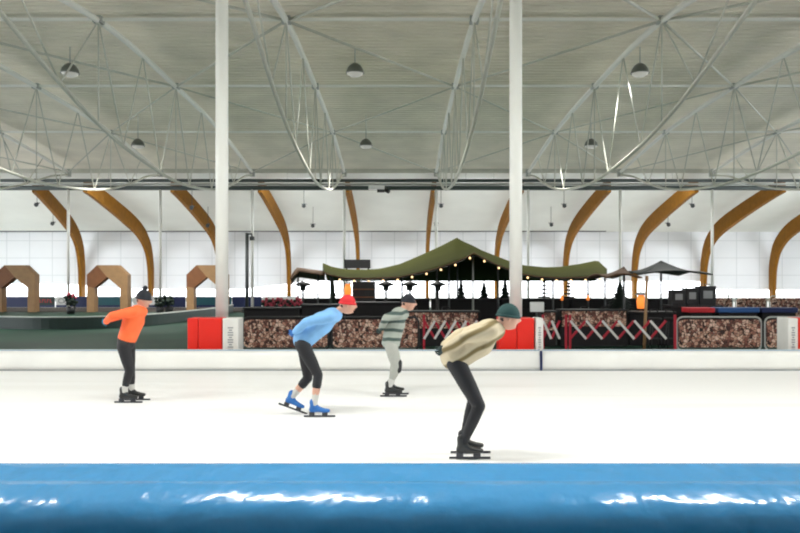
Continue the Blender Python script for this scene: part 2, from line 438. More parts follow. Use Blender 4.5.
# near tall columns with cushions
def tall_column(X, label, lc):
    return tag(MB().tube([(X, 17.0, 0), (X, 17.0, 9.45)], .138, 28).build('steel_column', M['steel_pale'], origin=(X, 17.0, 0)), label, 'column')
tall_column(X0, 'tall round white column left of centre, in front of the infield', 0)
tall_column(X0+BAY, 'tall round white column right of centre, in front of the tent', 0)
PD = 16.2
def column_cushion(x0, xs, x1, side, label):
    t = empty('column_cushion', ((x0+x1)/2, PD+.25, 0), label, 'crash pad', 'red cushions round the tall columns')
    def L(mb_, nm, m, bev=.02):
        o = mb_.build(nm, m, origin=((x0+x1)/2, PD+.25, 0), bevel=bev); o.parent = t; o.location = (0, 0, 0); return o
    h = 1.02
    L(MB().box(((x0+xs)/2, PD+.25, h/2), (xs-x0-.01, .5, h)), 'cushion_panel', M['red'])
    L(MB().box(((x1+xs)/2, PD+.25, h/2), (x1-xs-.01, .5, h)), 'cushion_panel', M['red'])
    wx0, wx1 = side
    L(MB().box(((wx0+wx1)/2, PD+.2, h/2), (wx1-wx0, .5, h)), 'end_panel', M['white_vinyl'])['label'] = 'white end panel with grey print'
    q = MB(); cx = (wx0+wx1)/2
    for z in [.12+.05*i for i in range(15)]:
        q.box((cx, PD-.053, z), ((wx1-wx0)*(.34 if int(z*20) % 3 else .2), .004, .028))
    L(q, 'printed_strip', M['grey_print'], 0)
    return t
column_cushion(XX(187, PD), XX(198, PD), XX(222, PD), (XX(223, PD), XX(239, PD)), 'red cushion with white right end below the left tall column')
column_cushion(XX(499, PD), XX(517, PD), XX(534.5, PD), (XX(535.5, PD), XX(543, PD)), 'red cushion with dark seam at foot of the centre tall column')
column_cushion(XX(797.5, PD), XX(812, PD), XX(836, PD), (XX(787, PD), XX(797, PD)), 'red cushion with white left end at right edge of the photo')

# low cushions beside the near straight
TY = 15.55
def track_cushion(x0, x1, label):
    t = empty('track_cushion', (x0, TY, 0), label, 'track cushion', 'low white cushions along the track')
    n = 30; prof = [(TY-.02, 0), (TY-.04, .1), (TY-.03, .30), (TY+.0, .37), (TY+.06, .40), (TY+.28, .40), (TY+.34, .36), (TY+.36, 0)]
    o = MB().extrude_x(prof, x0+.02, x1-.02, True).build('cushion', M['trackpad'], origin=(x0, TY, 0)); o.parent = t; o.location = (0, 0, 0)
    p = MB().tube([(x0+.02, TY+.03, .405), (x1-.02, TY+.03, .405)], .014, 6).build('top_piping', M['trackcap'], origin=(x0, TY, 0)); p.parent = t; p.location = (0, 0, 0)
    p = MB().box(((x0+x1)/2, TY-.03, .012), (x1-x0-.04, .03, .022)).build('base_edge', M['grey_print'], origin=(x0, TY, 0)); p.parent = t; p.location = (0, 0, 0)
    q = MB().box((x1-.005, TY-.035, .20), (.045, .025, .40)).build('joint_strap', M['navy'], origin=(x0, TY, 0)); q.parent = t; q.location = (0, 0, 0)
    q['label'] = 'dark blue joint strap'
xj = XX(541, TY)
track_cushion(xj-12.4, xj, 'long low white cushion with blue top edge, left of the dark joint')
track_cushion(xj, xj+12.4, 'long low white cushion with blue top edge, right of the dark joint')

# foreground cushion
prof = [(3.34, 0), (3.34, .90), (3.335, .955), (3.32, .975), (3.27, .994), (3.22, 1.003), (3.17, 1.0), (3.10, .984), (3.05, .977), (3.014, .972), (2.995, .985), (2.96, .995), (2.91, .993), (2.86, .983), (2.81, .967), (2.77, .947), (2.74, .918), (2.72, .88), (2.71, .83), (2.70, .7), (2.695, .5), (2.695, 0)]
tag(MB().extrude_x(prof, -9, 9, True).build('foreground_cushion', M['bluepad'], origin=(0, 2.85, 0)), 'glossy bright blue safety cushion running across the bottom of the photo', 'safety cushion')

# far thin columns
fl = ['at the left edge', 'left of the left wooden portal pair', 'between two orange timber ribs at left', 'just right of the left tall column', 'behind the black box on the tent', 'near the tent peak', 'right of the centre tall column', 'left of the dark parasol', 'right of the dark parasol', 'at the right edge']
for i, k in enumerate(KS):
    X = X0+k*BAY
    tag(MB().tube([(X, D3, 0), (X, D3, ZZ(188, D3)+.05)], .10, 10).build('slim_column', M['steel_pale'], origin=(X, D3, 0)),
        'slim pale column of the far row, '+fl[i], 'column', 'slim columns under the far eaves beam')

# laminated timber ribs
rl = ['leftmost, leaning, above the first wooden portal', 'second from left, beside the second wooden portal', 'third from left, vanishing behind the left tall column', 'fourth from left, above the left end of the tent',
      'fifth from left, thin, above the black box', 'sixth from left, thin, left of the tent peak', 'seventh from left, beside the centre tall column', 'fourth from right, above the right end of the tent', 'third from right, above the dark parasol', 'second from right, right of the dark parasol', 'rightmost, at the right edge']
for i, k in enumerate(range(-4, 7)):
    X = X0+k*BAY
    b = MB(); vs = []; fs = []; n = len(rib_s); w = .15
    for j in range(n):
        t = rib_s[min(j+1, n-1)]-rib_s[max(j-1, 0)]; t = Vector((t.x, t.y)).normalized(); nr = Vector((t.y, -t.x))
        dep = interp([(0, .95), (12, 1.3), (20, 1.3), (30, .9), (n, .6)], j)/2
        p = rib_s[j]; off = 0
        xo = X+(2.3*(72.3-p.x)/13. if k == -4 else 0)
        a = (xo-w, p.x-nr.x*dep, p.y-nr.y*dep); c = (xo+w, a[1], a[2]); e = (xo+w, p.x+nr.x*dep, p.y+nr.y*dep); g = (xo-w, e[1], e[2])
        vs += [a, c, e, g]
    for j in range(n-1):
        a = 4*j
        for q in range(4): fs.append((a+q, a+(q+1) % 4, a+4+(q+1) % 4, a+4+q))
    fs += [(0, 1, 2, 3), (4*n-4, 4*n-3, 4*n-2, 4*n-1)]
    b.add(vs, fs)
    tag(b.build('timber_rib', M['wood_rib'], origin=(X, 72.3, 0)), 'curved orange laminated timber roof rib, '+rl[i], 'timber rib', 'timber ribs along the far wall')

# small spotlights under the far vault
def spot(px, py, d, label):
    p = P(px, py, d)
    t = empty('spotlight', p, label, 'spotlight', 'small spotlights under the far vault')
    z1 = interp([(v[0], v[1]) for v in lin], d)
    MB().tube([(0, 0, .1), (0, 0, z1-p.z-.02)], .02, 6).build('hanger', M['dark_grey'], t)
    MB().tube([(0, .12, .06), (0, -.18, -.10)], [.10, .16], 10).build('lamp_head', M['dark_grey'], t)
    MB().box((0, .05, .08), (.42, .05, .05)).build('bracket', M['dark_grey'], t)
for (px, py, w) in ((37, 204, 'above the leftmost timber rib'), (192, 207, 'beside the third timber rib'), (304, 205, 'right of the fourth timber rib'), (441, 205, 'above the tent peak'), (564, 205, 'left of the rib above the tent end'), (692, 205, 'upper one, right of the dark parasol')):
    spot(px, py, 60, 'small dark spotlight in the upper row, '+w)
for (px, py, w) in ((53, 223, 'beside the leftmost timber rib'), (208, 225, 'near the left tall column'), (313, 225, 'above the left end of the tent'), (436, 224, 'left of the tent peak'), (551, 224, 'right of the centre tall column'), (668, 224, 'above the dark parasol')):
    spot(px, py, 66, 'small dark spotlight in the lower row, '+w)

# dome lamps
def area(name, loc, sx, sy, power, col=(1, .985, .95), rot=(0, 0, 0), spread=PI):
    l = bpy.data.lights.new(name, 'AREA'); l.shape = 'RECTANGLE'; l.size = sx; l.size_y = sy; l.energy = power; l.spread = spread; l.color = col
    o = bpy.data.objects.new(name, l); COL.objects.link(o); o.location = loc; o.rotation_euler = rot; return o
def dome(px, py, d, label):
    p = P(px, py, d)
    t = empty('dome_lamp', p, label, 'ceiling lamp', 'dome lamps hanging from the roof')
    MB().lathe([(.02, .36), (.10, .34), (.22, .26), (.32, .12), (.37, -.05), (.36, -.07), (.30, .08), (.2, .2), (0.01, .26)], n=20).build('lamp_shade', M['lamp_shell'], t)
    MB().lathe([(.33, -.02), (.31, -.10), (.2, -.17), (.0, -.19)], n=20).build('lens', M['lamp_lens'], t)
    MB().tube([(0, 0, .34), (0, 0, arcz(d)-p.z)], .02, 6).build('stem', M['steel_grey'], t)
    a = area('lamp_light', (p.x, p.y, p.z-.25),     .6, .6, 900, spread=2.2)
for px, w in ((70, 'left'), (355, 'middle'), (640, 'right')): dome(px, 72, 31, w+' dome lamp of the nearer hanging row')
for px, w in ((138, 'left'), (366, 'middle'), (591, 'right')): dome(px, 145, 42.5, w+' dome lamp of the farther hanging row')

# linear luminaires over the near straight (overhead, real fittings)
SY, SZ = 7.5, 7.9
for i, X in enumerate((-16.4, -9.1, -1.85, 5.6, 13.0)):
    t = empty('strip_luminaire', (X, SY, SZ), 'long white strip light over the near straight, '+['far left', 'left', 'above the centre', 'right', 'far right'][i], 'ceiling lamp', 'strip lights over the near straight')
    MB().box((0, 0, .09), (3.4, .34, .12)).build('housing', M['white'], t)
    for s in (-.09, .09): MB().tube([(-1.62, s, 0), (1.62, s, 0)], .025, 8).build('lit_tube', M['tube'], t)
    for s in (-1, 1): MB().tube([(s, 0, .15), (s, 0, 1.0)], .012, 6).build('hanger', M['steel_grey'], t)
    area('strip_light', (X, SY, SZ-.05), 3.2, .3, 410)

for i in range(6):  # added fill strips, tucked behind the beam to brighten the far vault and wall
    X = X0+BAY*(2*i-4.5)
    t = empty('strip_luminaire', (X, D3+1.6, 8.75), 'added fill strip hidden behind the dark eaves beam, '+['far left', 'left', 'left of centre', 'right of centre', 'right', 'far right'][i], 'ceiling lamp', 'added fill strips behind the eaves beam')
    MB().box((0, 0, .04), (3.2, .30, .10)).build('housing', M['white'], t)
    MB().box((0, .0, -.02), (3.1, .24, .03)).build('diffuser', M['lamp_lens'], t)
    for s in (-1, 1): MB().tube([(s, 0, .08), (s, 0, 1.2)], .015, 6).build('hanger', M['steel_grey'], t)
    area('far_fill_light', (X, D3+1.6, 8.70), 3.0, .3, 1050, col=(.93, .97, 1.0), rot=(math.radians(38), 0, 0))
# device under the beam
t = empty('ceiling_projector', P(378, 188, D3-.5), 'small white and black device hung under the eaves beam', 'projector')
MB().box((-.1, 0, .02), (1.1, .4, .25)).build('case', M['white'], t); MB().tube([(.45, 0, -.1), (.75, -.25, -.28)], .14, 10).build('lens_barrel', M['black'], t)
MB().box((.2, .0, -.2), (.5, .3, .2)).build('bracket', M['dark_grey'], t)

# ------------------------------------------------------------------ infield left
# low curved border
pts = [P(-60, 283+1.25*F/31, 31), P(0, 283+1.25*F/29.8, 29.8), P(50, 283+1.25*F/29.2, 29.2), P(100, 283+1.25*F/29.8, 29.8), P(144, 283+1.25*F/31.6, 31.6), P(180, 283+1.25*F/35, 35), P(214, 283+1.25*F/40, 40), P(232, 283+1.25*F/46, 46)]
cur = smoothline([Vector((p.x, p.y, 0)) for p in pts], 6)
t = empty('rink_border', cur[0], 'low curved dark border with pale cap round the left infield', 'rink border')
def ribbon(w, z0, z1):
    vs = []; fs = []; n = len(cur)
    for j in range(n):
        d = (cur[min(j+1, n-1)]-cur[max(j-1, 0)]).normalized(); nr = Vector((-d.y, d.x, 0))
        a = cur[j]-nr*w-cur[0]; c = cur[j]+nr*w-cur[0]
        vs += [(a.x, a.y, z0), (c.x, c.y, z0), (c.x, c.y, z1), (a.x, a.y, z1)]
    for j in range(n-1):
        for q in range(4): fs.append((4*j+q, 4*j+(q+1) % 4, 4*j+4+(q+1) % 4, 4*j+4+q))
    fs += [(0, 1, 2, 3), (4*n-4, 4*n-3, 4*n-2, 4*n-1)]
    return MB().add(vs, fs)
ribbon(.06, 0, .44).build('border_board', M['signgreen'], t)
ribbon(.09, .44, .485).build('border_cap', M['steel_grey'], t)
# wooden portals
struct(MB().box(((-XE-9.2)/2, 51, .01), (XE-9.2, 8, .02)).build('floor', M['brownfloor']), 'dark brown matting behind the curved border')
def portal(px, label, rz=0):
    d = 47; X = XX(px, d)
    t = empty('wooden_portal', (X, d, 0), label, 'portal', 'wooden portals at the left', rz)
    W = 1.22; Ht = 2.82; hc = 2.25; tw = .62; il = W-.44
    front, back = -.3, .3
    outer = [(-W, 0), (-W, hc), (-tw, Ht), (tw, Ht), (W, hc), (W, 0)]
    inner = [(-il, 0), (-il, 1.45), (0, 2.10), (il, 1.45), (il, 0)]
    # right half and top plate in light ply, left diagonal in dark board
    def plate(poly, nm, m, y0, y1):
        n = len(poly); vs = [(x, y0, z) for x, z in poly]+[(x, y1, z) for x, z in poly]
        fs = [list(range(n))[::-1], [n+i for i in range(n)]]+[(i, (i+1) % n, n+(i+1) % n, n+i) for i in range(n)]
        return MB().add(vs, fs).build(nm, m, t)
    plate([(-W, 0), (-W, 1.55), (-il, 1.45), (-il, 0)], 'side_post', M['plywood'], front, back)
    plate([(W, 0), (il, 0), (il, 1.45), (W, 1.55)], 'side_post', M['plywood'], front, back)
    plate([(-W, 1.55), (-W, hc), (-tw, Ht), (0, 2.10), (-il, 1.45)], 'left_diagonal', M['wood_dark'], front, back)['label'] = 'darker brown left diagonal'
    plate([(-tw, Ht), (tw, Ht), (W, hc), (W, 1.55), (il, 1.45), (0, 2.10)], 'top_panel', M['plywood'], front, back)
portal(17, 'plywood portal with angled top at the left edge')
portal(109, 'plywood portal with angled top behind the orange skater')
portal(208, 'plywood portal with angled top partly hidden by the left tall column')

# advertising boards behind
BY = 55.5
def board(px0, px1, m, label, marks=None, z0=.02, z1=.78):
    x0, x1 = XX(px0, BY)+.03, XX(px1, BY)-.03
    t = empty('advertising_board', ((x0+x1)/2, BY, 0), label, 'board', 'boards along the far straight')
    w = x1-x0
    MB().box((0, 0, (z0+z1)/2), (w, .12, z1-z0)).build('panel', M[m], t)
    MB().box((0, -.065, .10), (w, .02, .16)).build('lower_band', M['navy'], t)
    if marks == 'red':
        q = MB()
        for i, dx in enumerate((-.40, -.22, -.04, .14, .34)):
            q.box((dx, -.07, .47), (.045, .02, .24))
            q.box((dx+.06, -.07, .56 if i % 2 else .38), (.10, .02, .05))
        q.build('red_lettering', M['signred'], t)
    if marks == 'grey':
        q = MB(); q.tube([(.25*math.cos(a)*.8-.1, -.07, .48+.16*math.sin(a)) for a in [2*PI*i/14 for i in range(14)]], .03, 5, closed=True)
        q.bar((.1, -.07, .34), (.25, -.07, .62), .05, .02); q.bar((.25, -.07, .62), (.4, -.07, .34), .05, .02)
        q.build('grey_emblem', M['grey_print'], t)
for a in ((-30, 36, 'navy', 'navy board behind the left-edge portal'), (37, 55, 'signgreen', 'dark green board with red lettering beside the first portal', 'red'), (56, 70, 'white', 'white board with a grey emblem right of the first portal', 'grey'),
          (70, 88, 'navy', 'navy board left of the second portal'), (89, 132, 'teal', 'teal board inside the second portal'), (133, 160, 'white', 'white board right of the second portal'),
          (160, 186, 'navy', 'navy board left of the third portal'), (187, 232, 'teal', 'teal board behind the third portal'), (232, 262, 'navy', 'navy board just right of the left tall column'), (262, 300, 'white', 'white board left of the tent')):
    board(*a)
# dark shrub tubs near the boards
def tub(px, d, s, label, flowers=False):
    t = empty('potted_shrub', (XX(px, d), d, 0), label, 'potted plant')
    MB().lathe([(.0, 0), (.20*s, 0), (.26*s, .42*s), (.22*s, .42*s), (.2*s, .36*s), (0, .36*s)], n=14).build('pot', M['black'], t)
    q = MB()
    for i in range(26):
        a = random.uniform(0, 2*PI); r = random.uniform(0, .34)*s; z = (.45+random.uniform(.05, .6))*s
        q.sphere((r*math.cos(a), r*math.sin(a), z), (.12*s, .12*s, .10*s), 6, 4)
    q.build('foliage', M['fir'], t)
    if flowers:
        for i in range(16):
            a = random.uniform(0, 2*PI); r = random.uniform(.1, .42)*s; z = (.85+random.uniform(0, .35))*s
            MB().sphere((r*math.cos(a), r*math.sin(a), z), .07*s, 6, 4).build('flower', M['pink'], t)
tub(71, 44, 1.0, 'dark potted shrub with pink flowers between the first two portals', True)
tub(160, 44, .95, 'dark potted shrub left of the third portal')
tub(169, 44.5, .95, 'dark potted shrub nearest the third portal')
# person-like dark bollard in first portal not built; dark camera post beside left column
t = empty('floodlight_post', (XX(247, 46), 46, 0), 'dark post with a small lamp head right of the left tall column', 'post')
MB().tube([(0, 0, 0), (0, 0, ZZ(233, 46))], .10, 10).build('post', M['dark_grey'], t)
MB().tube([(0, 0, ZZ(234, 46)), (.28, 0, ZZ(234, 46)), (.30, 0, ZZ(238, 46))], .06, 8).build('arm', M['dark_grey'], t)
MB().box((.30, 0, ZZ(238.5, 46)), (.24, .3, .22)).build('lamp_head', M['dark_grey'], t)
MB().box((0, 0, .1), (.5, .5, .2)).build('base', M['dark_grey'], t)
# grey-green equipment box behind the left cushion
t = empty('equipment_cabinet', (XX(240, 19.5), 19.5, 0), 'pale grey-green cabinet between the left cushion and the log-print barrier', 'cabinet')
MB().box((-.18, 0, .42), (.5, .4, .84)).build('body', M['steel_grey'], t, bevel=.01)
MB().box((-.05, -.21, .32), (.22, .02, .08)).build('handle', M['black'], t)

# ------------------------------------------------------------------ barriers in front of the bar
def rrect(x0, x1, z0, z1, r, y=0, n=5):
    out = []
    for cx, cz, a0 in ((x1-r, z1-r, 0), (x0+r, z1-r, PI/2), (x0+r, z0+r, PI), (x1-r, z0+r, 1.5*PI)):
        for i in range(n+1):
            a = a0+PI/2*i/n; out.append((cx+r*math.cos(a), y, cz+r*math.sin(a)))
    return out
BD = 18.5
def barrier(px0, px1, label, d=BD, fm='black', top=.94):
    x0, x1 = XX(px0, d), XX(px1, d); X = (x0+x1)/2; w = (x1-x0)/2-.02
    t = empty('crowd_barrier', (X, d, 0), label, 'barrier', 'barriers with stacked-log print')
    MB().tube(rrect(-w, w, .14, top, .14), .022, 8, closed=True).build('frame', M[fm], t)
    q = MB(); out = rrect(-w+.03, w-.03, .22, top-.06, .10); n = len(out)
    vs = [(x, -.035, z) for x, _, z in out]+[(x, -.015, z) for x, _, z in out]
    q.add(vs, [list(range(n)), [n+i for i in range(n)][::-1]]+[(i, (i+1) % n, n+(i+1) % n, n+i) for i in range(n)])
    q.build('printed_banner', M['logs'], t)
    for s in (-1, 1):
        MB().tube([(s*(w-.25), -.28, .02), (s*(w-.25), 0, .16), (s*(w-.25), .28, .02)], .02, 6).build('foot', M[fm], t)
barrier(242, 329.5, 'log-print barrier left of the blue skater'); barrier(331, 419.5, 'log-print barrier between the blue and striped skaters')
barrier(676, 762, 'log-print barrier right of the red and white trellis', fm='steel_grey'); barrier(764, 850, 'log-print barrier beside the right-edge cushion', fm='steel_grey')

def trellis(px0, px1, label, step, lean, white_up, d=BD-.1):
    x0, x1 = XX(px0, d), XX(px1, d)
    t = empty('trellis_barrier', (x0, d, 0), label, 'trellis barrier', 'red and white trellis barriers')
    z0, z1 = .43, .86; st = step*d/F; ln = lean*d/F; n = int((x1-x0-ln)/st)+1
    for i in range(n):
        a = i*st
        MB().bar((a, -.02, z1 if not white_up else z0), (a+ln, -.02, z0 if not white_up else z1), .055, .015).build('white_slat', M['slat_white'], t)
        MB().bar((a, 0.0, z0 if not white_up else z1), (a+ln, 0.0, z1 if not white_up else z0), .055, .015).build('red_slat', M['slat_red'], t)
    for a in (0, x1-x0):
        MB().box((a, .0, .50), (.05, .05, 1.0)).build('post', M['slat_red'], t)
        MB().box((a, .0, .02), (.10, .5, .04)).build('foot', M['dark_grey'], t)
trellis(424, 498, 'red and white trellis barrier left of the centre cushion', 10.5, 11, True)
trellis(543, 566, 'short red and white trellis barrier right of the centre cushion', 8.5, 8, False)
trellis(570, 675, 'long red and white trellis barrier under the right half of the tent', 16, 16, False)

# log-print counters with black base behind the trellis
def counter(px0, px1, d, ztop, label, panel=None, pz=None, group='bar counters under the tent', cat='bar counter'):
    x0, x1 = XX(px0, d), XX(px1, d); X = (x0+x1)/2; w = x1-x0
    t = empty('bar_counter', (X, d, 0), label, cat, group)
    MB().box((0, .3, (ztop-.05)/2), (w-.04, .55, ztop-.05)).build('body', M['black_fabric'], t)
    MB().box((0, .3, ztop-.025), (w, .68, .05)).build('worktop', M['black'], t, bevel=.01)
    if panel:
        a, c = pz; MB().box((0, .0, (a+c)/2), (w-.12, .05, c-a)).build('front_panel', M[panel], t)
counter(402, 480, 21.5, .98, 'black counter with log-print front left of the centre cushion', 'logs', (.50, .93))
counter(541, 557, 21.5, .98, 'narrow black counter with log-print front right of the centre cushion', 'logs', (.45, .93))
counter(560, 628, 21.5, 1.02, 'black counter with log-print front behind the long trellis', 'logs', (.55, .97))
counter(629, 676, 21.8, .95, 'black counter at the right end behind the long trellis')
counter(243, 300, 22, 1.06, 'long black counter above the left log-print barrier')
counter(301, 345, 22, 1.15, 'black counter behind the blue skater')
counter(346, 400, 22.5, 1.20, 'black counter behind the striped skater')
# back row of taller counters
for a, c, w in ((303, 360, 'under the left end of the tent'), (361, 430, 'left of the tent peak'), (431, 500, 'directly under the tent peak'), (501, 570, 'behind the centre tall column'), (571, 640, 'under the right end of the tent'), (641, 712, 'under the dark parasol')):
    counter(a, c, 26.5, 1.22, 'tall black bar counter in the back row '+w, group='back row of bar counters')

# tall back-bar cabinet
t = empty('bar_cabinet', (XX(364, 25), 25, 0), 'tall black shelf cabinet under the left part of the tent', 'cabinet')
MB().box((0, 0, .9), (.72, .45, 1.8)).build('body', M['black'], t)
for z in (1.05, 1.3, 1.55): MB().box((0, -.24, z), (.66, .04, .03)).build('shelf', M['wood_dark'], t)
for i in range(9):
    z = (1.065, 1.315, 1.565)[i // 3]
    x = -.2+(i % 3)*.2
tag(MB().box((XX(357.5, 36), 36, ZZ(264, 36)), (1.2, .3, .40)).build('display_box', M['black'], origin=(XX(357.5, 36), 36, 0)), 'black flat box raised on posts behind the tent', 'display')
for s in (-.5, .5):
    o = MB().tube([(s, 0, 0), (s, 0, ZZ(266, 36))], .04, 8).build('post', M['black']); o.parent = [q for q in COL.objects if q.name == 'display_box'][0]

# ------------------------------------------------------------------ stretch tent
edge = [(323, 272), (330, 275), (345, 278), (370, 278.5), (400, 277), (418, 273), (431, 270), (444, 266), (459, 261), (474, 253), (483, 258), (495, 264), (508, 269), (522, 274), (537, 276.5), (560, 278), (596, 277), (607, 276)]
ridge = [(323, 262), (332, 266), (345, 268.5), (365, 269), (380, 268), (400, 263), (420, 254), (440, 244.5), (450, 239), (457, 235), (463, 239), (481, 249), (512, 261), (525, 264.5), (545, 266.5), (560, 266), (580, 263), (598, 259), (607, 268)]
FD, RD, KD = 25.5, 29.5, 34.5
def tent_mesh():
    vs = []; fs = []; nx = 72; rows = 15
    for i in range(nx+1):
        px = 323+(607-323)*i/nx
        x = XX(px, 28.5)
        ze = ZZ(interp(edge, px), FD); zr = ZZ(interp(ridge, px), RD); zb = 1.86
        for j in range(rows+1):
            t = j/rows
            if t < .45:
                s = t/.45; y = FD+(RD-FD)*s; z = ze+(zr-ze)*(s**1.15)
                xx = XX(px, y)
            else:
                s = (t-.45)/.55; y = RD+(KD-RD)*s; z = zr+(zb-zr)*(s**.85); xx = XX(px, RD)*(1+.10*s)
            vs.append((xx, y, z))
    R = rows+1
    for i in range(nx):
        for j in range(rows): fs.append((i*R+j, (i+1)*R+j, (i+1)*R+j+1, i*R+j+1))
    return vs, fs
tx = XX(457, RD)
t = empty('stretch_tent', (tx, RD, 0), 'large olive stretch tent with a pointed peak over the bar', 'tent')
vs, fs = tent_mesh(); mb = MB().add([(x-tx, y-RD, z) for x, y, z in vs], fs, True)
o = mb.build('canopy', M['olive'], t); sm = o.modifiers.new('thick', 'SOLIDIFY'); sm.thickness = .03; sm.offset = -1
mb = MB(); mb.tube([(XX(p[0], FD)-tx, FD-RD-.005, ZZ(p[1], FD)) for p in edge], .022, 6); mb.build('edge_rope', M['brown_canvas'], t)
for px, d, top, m in ((473, 26.2, 255, 'steel_grey'), (457.5, 29.5, 238, 'dark_grey'), (402, 25.9, 277, 'dark_grey'), (437, 25.8, 269, 'dark_grey'), (449, 26.0, 264.5, 'dark_grey'), (498, 25.8, 266, 'dark_grey'), (553, 25.8, 277.5, 'dark_grey'), (588, 25.8, 277, 'dark_grey'), (605, 25.7, 276, 'dark_grey'), (331, 25.7, 275, 'dark_grey')):
    zt = ZZ(top, d)-.03
    MB().tube([(XX(px, d)-tx, d-RD, 0), (XX(px, d)-tx, d-RD, zt)], .035, 8).build('tent_pole', M[m], t)
# string lights
t = empty('string_light', (XX(474, FD), FD-.1, 2.7), 'string of small warm bulbs along the front edge of the olive tent', 'string light')
ox, oy, oz = t.location
cable = []
for i in range(37):
    px = 340+7.2*i; cable.append(Vector((XX(px, FD)-ox, -.0, ZZ(interp(edge, px)+1.6, FD)-oz)))
MB().tube(cable, .008, 5).build('cable', M['black'], t)
for i in range(0, 37, 2):
    p = cable[i]; MB().sphere((p.x, p.y-.0, p.z-.04), .035, 8, 6).build('bulb', M['bulb'], t)
# brown awning to the left
t = empty('side_awning', (XX(308, 26), 26, 0), 'small brown drooping awning left of the olive tent', 'awning')
vs = []; fs = []; tops = [(291, 276), (294, 271), (297, 267.5), (303, 268), (312, 269.5), (325, 271)]; bots = [(290, 279), (294, 276), (299, 271), (304, 271.5), (312, 273), (325, 275)]
for (a, ya), (c, yc) in zip(tops, bots):
    vs += [(XX(c, 25.6)-XX(308, 26), -.4, ZZ(yc, 25.6)), (XX(a, 27)-XX(308, 26), 1.0, ZZ(ya, 27)), (XX(a, 29)-XX(308, 26), 3.0, ZZ(ya, 27)-.3)]
for i in range(5):
    for j in range(2): fs.append((3*i+j, 3*i+3+j, 3*i+4+j, 3*i+1+j))
o = MB().add(vs, fs, True).build('canopy', M['brown_canvas'], t); sm = o.modifiers.new('thick', 'SOLIDIFY'); sm.thickness = .03
for px in (298, 318): MB().tube([(XX(px, 26)-XX(308, 26), 0, 0), (XX(px, 26)-XX(308, 26), 0, ZZ(272.5, 26))], .03, 8).build('awning_pole', M['dark_grey'], t)
# dark canopies on the right
def canopy(px0, pxp, px1, ytip0, ypeak, ytip1, d, label, m='dark_canvas'):
    cx = XX(pxp, d+1); t = empty('dark_parasol', (cx, d+1, 0), label, 'parasol')
    q = MB(); pk = (0, 0, ZZ(ypeak, d+1)); n = 4
    corners = [(XX(px0, d)-cx, -1, ZZ(ytip0, d)), (XX(px1, d)-cx, -1, ZZ(ytip1, d)), (XX(px1, d)-cx-.1, 1.8, ZZ(ytip1, d)), (XX(px0, d)-cx+.1, 1.8, ZZ(ytip0, d))]
    vs = []; fs = []
    N = 6
    for a in range(4):
        A = Vector(corners[a]); B = Vector(corners[(a+1) % 4]); base = len(vs)
        for i in range(N+1):
            e = A.lerp(B, i/N); e.z += .12*math.sin(PI*i/N)
            for j in range(N+1):
                s = j/N; p = e.lerp(Vector(pk), s); p.z -= .10*math.sin(PI*s); vs.append(p)
        for i in range(N):
            for j in range(N): fs.append((base+i*(N+1)+j, base+(i+1)*(N+1)+j, base+(i+1)*(N+1)+j+1, base+i*(N+1)+j+1))
    o = q.add(vs, fs, True).build('canopy', M[m], t); sm = o.modifiers.new('thick', 'SOLIDIFY'); sm.thickness = .04
    MB().tube([(0, 0, 0), (0, 0, ZZ(ypeak, d+1)-.05)], .035, 8).build('pole', M['dark_grey'], t)
    MB().lathe([(0, 0), (.3, 0), (.28, .08), (0, .1)], n=16).build('base', M['dark_grey'], t)
canopy(638, 661, 713, 274, 260.5, 274, 25, 'wide dark canopy with a low peak at the right of the tent')
canopy(606, 624, 642, 277, 266.5, 277, 22.4, 'small dark canopy between the olive tent and the wide dark one', 'brown_canvas')
# leaning wooden pole
tag(MB().tube([Vector((XX(644, 20), 20, 0)), P(647, 276, 20)], .04, 8).build('wooden_pole', M['plywood'], origin=(XX(644, 20), 20, 0)), 'slender pale wooden pole standing under the dark canopies', 'pole')

# fir trees
def fir(px, d, h, w, label, tiers=7, striped=False):
    t = empty('fir_tree', (XX(px, d), d, 0), label, 'christmas tree')
    base = .95
    MB().tube([(0, 0, 0), (0, 0, base+h*.9)], .03, 6).build('trunk', M['wood_dark'], t)
    q = MB()
    for i in range(tiers):
        f = i/tiers; z = base+h*f; r = w*(1-f)+.03
        if striped: q.lathe([(r, z), (r*.9, z+.05), (.02, z+.06)], n=14)
        else:
            N = 14; vs = [(0, 0, z+h/tiers*1.5)]+[((r*(1 if k % 2 else .72))*math.cos(2*PI*k/N+f*3), (r*(1 if k % 2 else .72))*math.sin(2*PI*k/N+f*3), z-(.05 if k % 2 else 0)) for k in range(N)]
            q.add(vs, [(0, k+1, (k+1) % N+1) for k in range(N)]+[list(range(1, N+1))[::-1]])
    q.build('branches', M['fir'], t)
    MB().lathe([(0, 0), (.22, 0), (.26, .35), (0, .35)], n=14).build('pot', M['black'], t)
fir(461, 28, .95, .30, 'dark fir tree under the tent peak')
fir(484, 28, .85, .35, 'dark bushy fir tree left of the centre tall column')
fir(505, 28, .95, .34, 'dark fir tree just behind the centre tall column')
fir(544, 28, .95, .28, 'dark tiered fir tree nearest the centre tall column on its right', 7, True)
fir(569, 28, .9, .28, 'second dark tiered fir tree right of the centre tall column', 7, True)
fir(620, 25.3, .85, .50, 'large dark bushy fir tree under the right end of the tent', 8)
fir(333, 25.2, .95, .17, 'slim dark fir tree behind the blue skater', 7)

